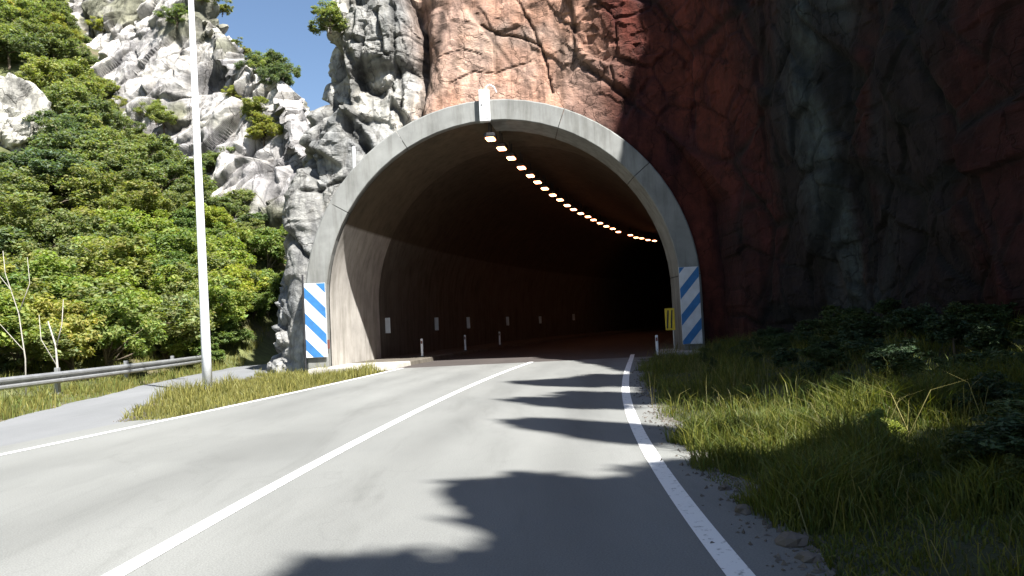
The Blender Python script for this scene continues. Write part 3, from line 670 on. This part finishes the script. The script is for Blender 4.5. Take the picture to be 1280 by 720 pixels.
def make_trunk(seed, kind, centers):
    rg = random.Random(seed); m = MB(); top = Vector((rg.uniform(-.05,.05), rg.uniform(-.05,.05), .72)); mid = Vector((rg.uniform(-.04,.04), rg.uniform(-.04,.04), .35))
    m.tube([(0,0,-.06), (0,0,.02), mid, top], [.035,.027,.02,.008], 7)
    idx = rg.sample(range(len(centers)), 12)
    for i in idx:
        e = Vector(centers[i]); b = mid.lerp(top, rg.uniform(0,.8)) if kind != 'bush' else Vector((0,0,.02)).lerp(mid, rg.uniform(0, .7))
        k = b.lerp(e, .5)+Vector((rg.uniform(-.04,.04), rg.uniform(-.04,.04), rg.uniform(.0,.05))); m.tube([b, k, e], [.012,.008,.004], 5)
    return m.mesh('trunk', True)
VAR = {}
for kind, n in (('round', 4), ('bush', 4), ('tall', 2), ('spreading', 3)):
    VAR[kind] = []
    for k in range(n):
        V, Fq, col, cen = make_crown(900+k*7+len(kind), kind)
        for mk in ('leaf_a', 'leaf_b', 'leaf_c'):
            pass
        VAR[kind].append((np_mesh('crown', V, Fq, col), make_trunk(k+5, kind, cen)))
CROWN_CACHE = {}
def plant(name, kind, var, loc, h, w, matk, label, cat, group, rz=None):
    t = empty(name, loc, rng.random()*6.28 if rz is None else rz); tag(t, label, cat, group)
    cm, tm = VAR[kind][var%len(VAR[kind])]
    key = (kind, var%len(VAR[kind]), matk)
    if key not in CROWN_CACHE:
        c = cm.copy(); c.materials.append(M[matk]); CROWN_CACHE[key] = c
    c = obj('crown', CROWN_CACHE[key], None, t); tr = obj('trunk', tm, M['bark'], t); t.scale = (w, w, h); return t

GRP = 'trees and shrubs on the wooded hillside'
def in_view(x, y, z, m=40):
    if y < 3: return False
    d = Vector((x, y, z-CAM_H)); u = d.dot(Vector(_r)); w = d.dot(Vector(_u)); k = -d.dot(Vector(_b)); px = 640+F_PX*u/k; py = 360-F_PX*w/k
    return -m < px < 1280+m and -m*2 < py < 760
def project(x, y, z):
    d = Vector((x, y, z-CAM_H)); k = -d.dot(Vector(_b)); return 640+F_PX*d.dot(Vector(_r))/k, 360-F_PX*d.dot(Vector(_u))/k
def ridge_front(x, y):       # is the spot in front of the ridge foot
    yy_ = np.interp(x, [p[0] for p in rc], [p[1] for p in rc]); return y < yy_-.5
placed = []; cnt = 0
cand = [(rng.uniform(-62,-9), rng.uniform(8, 92)) for _ in range(9000)]
for (x, y) in cand:
    if cnt >= 285: break
    if x > float(sfa(np.array([y]))[0])-1.6 and y < 50: continue
    gx_ = np.interp(y, [p[1] for p in gr_pts], [p[0] for p in gr_pts])
    if x > gx_-(2.3 if 18 < y < 26 else 1.5) and y < 33: continue
    if y >= 33 and x > -13.2-.06*(y-33): continue
    if not ridge_front(x, y): continue
    z = ground_z(x, y)
    dist = math.hypot(x, y); h = rng.uniform(1.5, 2.9)*(1+.010*max(dist-25, 0)); w = h*rng.uniform(1.0, 1.45)
    if not in_view(x, y, z+h*.6): continue
    if y > float(np.interp(x, [p[0] for p in rc], [p[1] for p in rc]))-h*.85: h *= .6; w *= .6
    pp = project(x, y, z+h*.5)
    if -60 < pp[0] < 48+w*4 and 70 < pp[1] < 205: continue
    if any((x-a)**2+(y-b)**2 < (.24*(w+c))**2 for a, b, c in placed): continue
    placed.append((x, y, w)); cnt += 1
    q = rng.random(); low = x > -19 and y < 48
    if low and q < .55: mk, nm, lab = 'leaf_c', 'leafy_shrub', 'bright yellow-green leafy shrub at the foot of the wooded slope'; kd = 'bush'
    elif q < .35: mk, nm, lab, kd = 'leaf_b', 'dark_tree', 'dark green dense tree in the wooded hillside', 'round'
    elif q < .8: mk, nm, lab, kd = 'leaf_a', 'broadleaf_tree', 'mid green rounded tree in the wooded hillside', 'round'
    else: mk, nm, lab, kd = 'leaf_a', 'hillside_shrub', 'low olive green shrub on the wooded hillside', 'bush'
    zone = 'just behind the crash barrier' if dist < 34 and y < 34 else 'high up under the limestone ridge' if z > 16 else 'half way up the wooded hillside' if z > 6 else 'low on the wooded hillside'
    lab = lab.split(' in the ')[0].split(' on the ')[0].split(' at the ')[0]+' '+zone
    plant(nm, kd, int(rng.integers(9)), (x, y, z-.05), h, w, mk, lab, 'tree' if kd == 'round' else 'shrub', GRP)
for (x, y, h, w) in [(-14.4,33,2.0,2.6),(-14.2,35.5,2.3,2.9),(-14.5,38,2.4,3.0),(-14.0,41,2.2,2.8),(-13.2,43.6,2.4,2.8),(-15.8,36.6,2.6,3.2),(-16,33.5,2.4,2.8),(-15.8,40,2.8,3.2),(-15.2,43,2.8,3.2),(-15.2,31,1.6,2.4),(-12.2,45.5,2.6,2.6),(-14.0,46,2.8,3.0),(-17.2,39,2.8,3.2),(-13.3,36.2,1.5,2.2),(-13.4,38.6,1.7,2.4),(-13.2,40.6,1.6,2.4),(-13.0,42.4,1.8,2.2),(-12.6,44.6,2.0,2.4),(-13.4,34.4,1.2,1.9)]:
    plant('leafy_shrub', 'bush', int(rng.integers(4)), (x, y, ground_z(x, y)-.05), h, w, 'leaf_c', 'bright green leafy shrub beside the side road at the foot of the ridge', 'shrub', GRP)
def on_ridge(px, py):
    h = ridge_bvh.ray_cast(Vector((0,0,CAM_H)), pix_ray(px, py).normalized()); return h[0]
for (px, py, s) in [(195,150,2.2),(130,40,2.2),(222,30,2.4),(330,175,2.2),(318,150,1.8),(260,215,2.2),(90,70,2.4),(70,30,2.6),(290,120,1.2),(245,245,1.8),(320,290,2.0),(300,270,2.0),(205,160,1.8)]:
    q = on_ridge(px, py)
    if q: plant('cliff_shrub', 'bush', int(rng.integers(4)), (q.x, q.y, q.z-.3), s*rng.uniform(.8,1.2), s*1.2, 'leaf_a', 'shrub clinging to a ledge of the white limestone ridge', 'shrub', 'shrubs on the limestone ridge')
for (px, s) in [(252,1.8),(264,2.2),(276,1.6),(290,1.2),(304,1.5),(318,2.3),(330,2.8),(342,3.2),(352,2.6)]:
    q = None
    for py in range(0, 240, 2):
        q = on_ridge(px, py)
        if q: break
    if q: plant('skyline_tree', 'bush', int(rng.integers(4)), (q.x, q.y+.3, q.z-.6), s*.8, s*.9, 'leaf_b', 'dark shrub standing against the sky on the ridge crest', 'shrub', 'shrubs along the ridge crest')
hit = cliff_bvh.ray_cast(Vector((0,0,CAM_H)), pix_ray(404, 12).normalized())[0] or Vector((-6.2, 28, 12.4))
plant('cliff_top_shrub', 'bush', 1, (hit.x+.12, hit.y+.25, hit.z-.35), 1.1, 1.5, 'leaf_b', 'small dark shrub growing at the edge of the grey rock against the sky', 'shrub', None)
# rock outcrop standing out of the wooded slope
def on_slope(px, py):
    r = pix_ray(px, py)
    for y in np.arange(15, 110, .25):
        if CAM_H+r.z*y/r.y < ground_z(r.x*y/r.y, y): return Vector((r.x*y/r.y, y, ground_z(r.x*y/r.y, y)))
    return Vector((-36, 62, 18))
oc = on_slope(2, 172); uu, ww = np.meshgrid(np.linspace(0, 2*math.pi, 90), np.linspace(-.5*math.pi, .5*math.pi, 60), indexing='ij')
D = np.stack([np.cos(uu)*np.cos(ww), np.sin(uu)*np.cos(ww), np.sin(ww)],-1).reshape(-1,3); OP = D*np.array([2.6,2.0,4.2])+np.array(oc)
b1_, k1_, q1_ = blocks(OP, 2.0, 611, (1,1,.7), .4, .15, 1.0, 24); b2_, k2_, q2_ = blocks(OP, .8, 612, (1,1,.7), .4, .2, 1.0, 18)
OV = D*np.array([2.6,2.0,4.2])+D*(.7*b1_+.35*b2_-.2*k1_)[:,None]; OV[-60:] = OV[:60]
ocol = np.clip(np.array([.42,.41,.37])*(1+.6*(q1_-.5)+.3*(q2_-.5))[:,None]*(1-.5*k1_)[:,None], .05, .7)
oo = obj('rock_outcrop', np_mesh('rock_outcrop', OV, grid_faces(90, 60), ocol), M['ridge']); oo.location = oc; tag(oo, 'pale rock outcrop jutting out between the trees of the wooded hillside', 'rock')
# pale bare trees behind the barrier
def bare_tree(loc, segs, label):
    t = empty('bare_tree', loc); tag(t, label, 'tree', 'bare pale trees behind the crash barrier')
    for i, (pts, r0, r1) in enumerate(segs):
        n = len(pts); MB().tube(pts, [r0+(r1-r0)*k/(n-1) for k in range(n)], 7).build('trunk' if i == 0 else 'branch', M['pale'], t, True)
bare_tree((-12.85, 22.6, 0), [([(0,0,-.2),(-.05,0,.6),(-.12,.05,1.3),(-.35,.1,2.0)], .045, .015), ([(-.12,.05,1.2),(.1,0,1.9),(.1,.1,2.6)], .02, .007), ([(-.05,0,.7),(-.5,0,1.5),(-.6,.1,2.2)], .016, .006)], 'short bare tree with a pale forked trunk behind the crash barrier')
bare_tree((-12.95, 21.2, 0), [([(0,0,-.2),(0,0,1.0),(-.15,0,2.2),(-.55,.1,3.3),(-.6,.1,3.9)], .022, .006), ([(-.15,0,2.2),(.1,.1,3.0),(.05,.1,3.7)], .014, .005), ([(-.02,0,1.2),(-.7,0,2.0)], .014, .005), ([(-.35,.05,2.8),(-.9,.1,3.5)], .012, .004)], 'thin bare sapling with white branches behind the crash barrier')

# ---- grass
def grass(name, pts, hmin, hmax, width, mat, label, seed, lean=.45, cols=((1,1,1),(1.25,1.05,.8)), hn=1.0):
    rg = np.random.default_rng(seed); n = len(pts); h = rg.uniform(hmin, hmax, n)*np.clip(.75+hn*fbm(pts*np.array([1.1,1.1,0]), 3, seed+3), .25, 1.9); an = rg.random(n)*6.283; w = width*rg.uniform(.6,1.3,n)
    side = np.stack([np.cos(an), np.sin(an), np.zeros(n)],1); a2 = rg.random(n)*6.283; ld = np.stack([np.cos(a2), np.sin(a2), np.zeros(n)],1)*(h*lean*rg.random(n))[:,None]
    up = np.array([0,0,1.0]); p = pts
    V = np.stack([p-side*w[:,None], p+side*w[:,None], p+ld*.35+up*(h*.55)[:,None]+side*(w*.7)[:,None], p+ld*.35+up*(h*.55)[:,None]-side*(w*.7)[:,None], p+ld+up*(h*(1-.25*lean))[:,None]],1).reshape(-1,3)
    b = np.arange(n)*5
    T = np.concatenate([np.stack([b,b+1,b+2],1), np.stack([b,b+2,b+3],1), np.stack([b+3,b+2,b+4],1)])
    t = rg.random(n)[:,None]; c = (np.array(cols[0])*(1-t)+np.array(cols[1])*t)*rg.uniform(.6,1.25,n)[:,None]
    o = obj(name, np_mesh(name, V, T, np.repeat(c, 5, 0)), mat); tag(o, label, 'grass', kind='stuff'); return o
def scatter(n, x0, x1, y0, y1, ok, seed, clump=.9, thr=.15):
    rg = np.random.default_rng(seed); x = rg.uniform(x0, x1, n); y = rg.uniform(y0, y1, n)
    m = ok(x, y)
    nz = fbm(np.stack([x*clump, y*clump, x*0],1), 2, seed); m &= nz > rg.uniform(-1.0, thr, n)
    x, y = x[m], y[m]; return np.stack([x, y, zhill(x, y)-.04],1)
isl = lambda x, y: (x > np.where(y > 13.4, sfb(y)-.1, 99)) & (x < xL(y)-.12) & (y < PY+.3) & ((x < -4.2) )
g1 = scatter(42000, -9, -3.8, 13.2, 27.2, isl, 11)
grass('verge_grass', g1, .10, .34, .009, M['grass'], 'dry olive grass on the wedge between road and side road', 12, .6, ((1.0,1.08,1.0),(1.5,1.38,1.1)))
lv = lambda x, y: (x < sfa(y)+.05) & (x > sfa(y)-4.5)
g2 = scatter(80000, -18, -9, 8, 48, lv, 13)
grass('roadside_grass', g2, .10, .36, .012, M['grass'], 'yellow-green grass strip under the crash barrier', 14, .5, ((.85,1.1,.8),(1.35,1.2,.8)))
rvk = lambda x, y: (x > re(y)-.30+.35*np.abs(vnoise(np.stack([y*2.2, x*2.2, y*0],1), 33))*1.4)
g3 = np.concatenate([scatter(120000, 1.5, 9, 3, 26.4, rvk, 15, 1.3, .5), scatter(70000, 1.5, 6.5, 3.6, 9, rvk, 17, 1.3, -.3)])
grass('bank_grass', g3, .08, .38, .0055, M['weed'], 'uneven weeds and grass on the shaded bank under the cliff', 16, .9, ((.8,1,.75),(1.7,1.35,.8)), 1.3)
g4 = scatter(5200, 1.7, 8, 3.2, 26, rvk, 25, 1.6, .3)
grass('dry_stalks', g4, .35, .75, .0035, M['grass'], 'pale dry stalks standing among the weeds of the bank', 26, 1.3, ((1.1,1.0,.9),(1.9,1.6,1.3)), .6)
# crumbled gravel along the edges of the asphalt
def gravel(name, px_, py_, pz_, smin, smax, label, seed):
    rg = np.random.default_rng(seed); n = len(px_); sz = rg.uniform(smin, smax, n)
    base = np.array([(1,0,0),(-.4,.9,0),(-.6,-.8,0),(.1,.1,.8),(0,0,-.4)]); V = (base[None]*(1+.35*rg.normal(size=(n,5,3))))*sz[:,None,None]
    an = rg.random(n)*6.283; c_, s_ = np.cos(an)[:,None], np.sin(an)[:,None]; V = np.stack([c_*V[:,:,0]-s_*V[:,:,1], s_*V[:,:,0]+c_*V[:,:,1], V[:,:,2]],-1)+np.stack([px_, py_, pz_],1)[:,None,:]
    tri = np.array([(0,1,3),(1,2,3),(2,0,3),(1,0,4),(2,1,4),(0,2,4)]); T = (np.arange(n)[:,None,None]*5+tri[None]).reshape(-1,3)
    o = obj(name, np_mesh(name, V.reshape(-1,3), T), M['rubble']); tag(o, label, 'gravel', kind='stuff')
rg_ = np.random.default_rng(77); yg = rg_.uniform(3, 26, 4200); xg = re(yg)+rg_.normal(.02, .16, 4200)
gravel('shoulder_gravel', xg, yg, np.maximum(zhill(xg, yg)-.03, np.where(xg < re(yg), .002, -.03)), .006, .026, 'crumbled gravel along the edge of the right shoulder', 78)
yg = rg_.uniform(13.5, 26, 2600); xg = np.where(rg_.random(2600) < .5, sfb(yg)+rg_.normal(0, .12, 2600), xL(yg)-.13+rg_.normal(0, .05, 2600))
gravel('island_gravel', xg, yg, xg*0-.008, .006, .02, 'fine gravel along the edges of the grass wedge', 79)
# leafy undergrowth on the bank and at the foot of the cliff
k = 0; done = []
for (x, y) in [(rng.uniform(2.4, 9), rng.uniform(4.2, 26)) for _ in range(900)]:
    e = float(xR(y))
    if x < e+1.5 or k > 90: continue
    dd = x-e; h = np.interp(dd, [1.4, 3.2, 5.5], [.3, .45, .75])*rng.uniform(.75, 1.2); w = h*rng.uniform(1.2, 1.7)
    if any((x-a)**2+(y-b)**2 < (.33*(w+c))**2 for a, b, c in done): continue
    if y > 23 and x < 6.6: h *= .5; w *= .5
    if dd < 2.6: h *= rng.uniform(.6, 1.3); w *= .6
    done.append((x, y, w)); k += 1
    plant('bank_shrub', 'bush' if rng.random() < .7 else 'tall', int(rng.integers(4)), (x, y, ground_z(x, y)-.05), h, w, 'shade' if dd > 2.6 else 'leaf_c' if 6.5 < y < 13 else 'weed', ('dark low shrub at the foot of the right cliff '+('near the tunnel mouth' if y > 19 else 'below the grey streak' if y > 12 else 'on the shaded bank') if dd > 2.6 else 'small weedy shrub in the grass of the right verge '+('near the tunnel mouth' if y > 17 else 'beside the shoulder')), 'shrub', 'shrubs on the right bank')  # leaf_c brightens shrubs of the sunlit patch, light put into leaf colour
for (x, y, h, w) in [(3.3,5.4,.5,1.0),(4.2,5.2,.55,1.2),(4.0,6.4,.45,1.0),(3.6,4.6,.5,1.0)]:
    plant('bank_shrub', 'bush', int(rng.integers(4)), (x, y, ground_z(x, y)-.04), h, w, 'shade', 'dark spreading shrub in the weeds beside the pale pinkish stone', 'shrub', 'shrubs on the right bank')
# trees on the bank behind and beside the camera that shade the road
for (gx_, gy_, t, r) in [(1.4,5.6,11,1.2),(.5,3.3,11.5,1.15),(1.9,6.0,11.5,1.2),(1.6,4.3,11,1.3),(2.9,4.7,10,1.7),(4.9,5.4,10.5,2.0),(6.6,9.2,11,1.8),(1.3,9.75,13.5,.75),(1.7,13.2,14.5,1.0),(4.3,14.4,14,2.0),(2.9,16.4,16,1.6),(7.5,5.5,8,2.5),(6.5,2.5,9,2.6)]:
    c = Vector((gx_, gy_, 0))-Vector((-.42,.55,-.92))*t
    zg = ground_z(c.x, c.y); h = (c.z-zg)/.83
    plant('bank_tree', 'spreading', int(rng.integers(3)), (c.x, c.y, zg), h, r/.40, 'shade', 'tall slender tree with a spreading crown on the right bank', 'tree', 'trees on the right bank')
# loose stones on the right verge and at the rock foot
def stone(loc, s, seed, label):
    rg = np.random.default_rng(seed); V = []; n = 9
    for i in range(5):
        for k in range(n):
            a = 6.283*k/n; e = (-.5+.25*i)*math.pi*.9; r = math.cos(e)*(1+.3*rg.normal()*.6); V.append((s*r*math.cos(a), s*r*.8*math.sin(a), s*.6*math.sin(e)))
    m = MB(); m.add(V, [(i*n+k, i*n+(k+1)%n, (i+1)*n+(k+1)%n, (i+1)*n+k) for i in range(4) for k in range(n)]+[tuple(range(n-1,-1,-1)), tuple(4*n+k for k in range(n))])
    o = m.build('stone', M['rubble']); o.location = loc; o.rotation_euler = (0,0,rg.random()*6); tag(o, label, 'stone', 'stones on the right verge')
for i, (px, py, s) in enumerate([(1150,585,.16),(990,680,.10),(930,640,.08),(905,612,.06),(1010,700,.07)]):
    q = pix_ground(px, py); z = ground_z(q.x, q.y); q = pix_ground(px, py, max(z, 0)); stone((q.x, q.y, max(ground_z(q.x, q.y), -.01)+s*.2), s, 40+i, 'pale pinkish stone lying among the weeds of the bank' if i == 0 else 'small loose stone at the edge of the right shoulder')
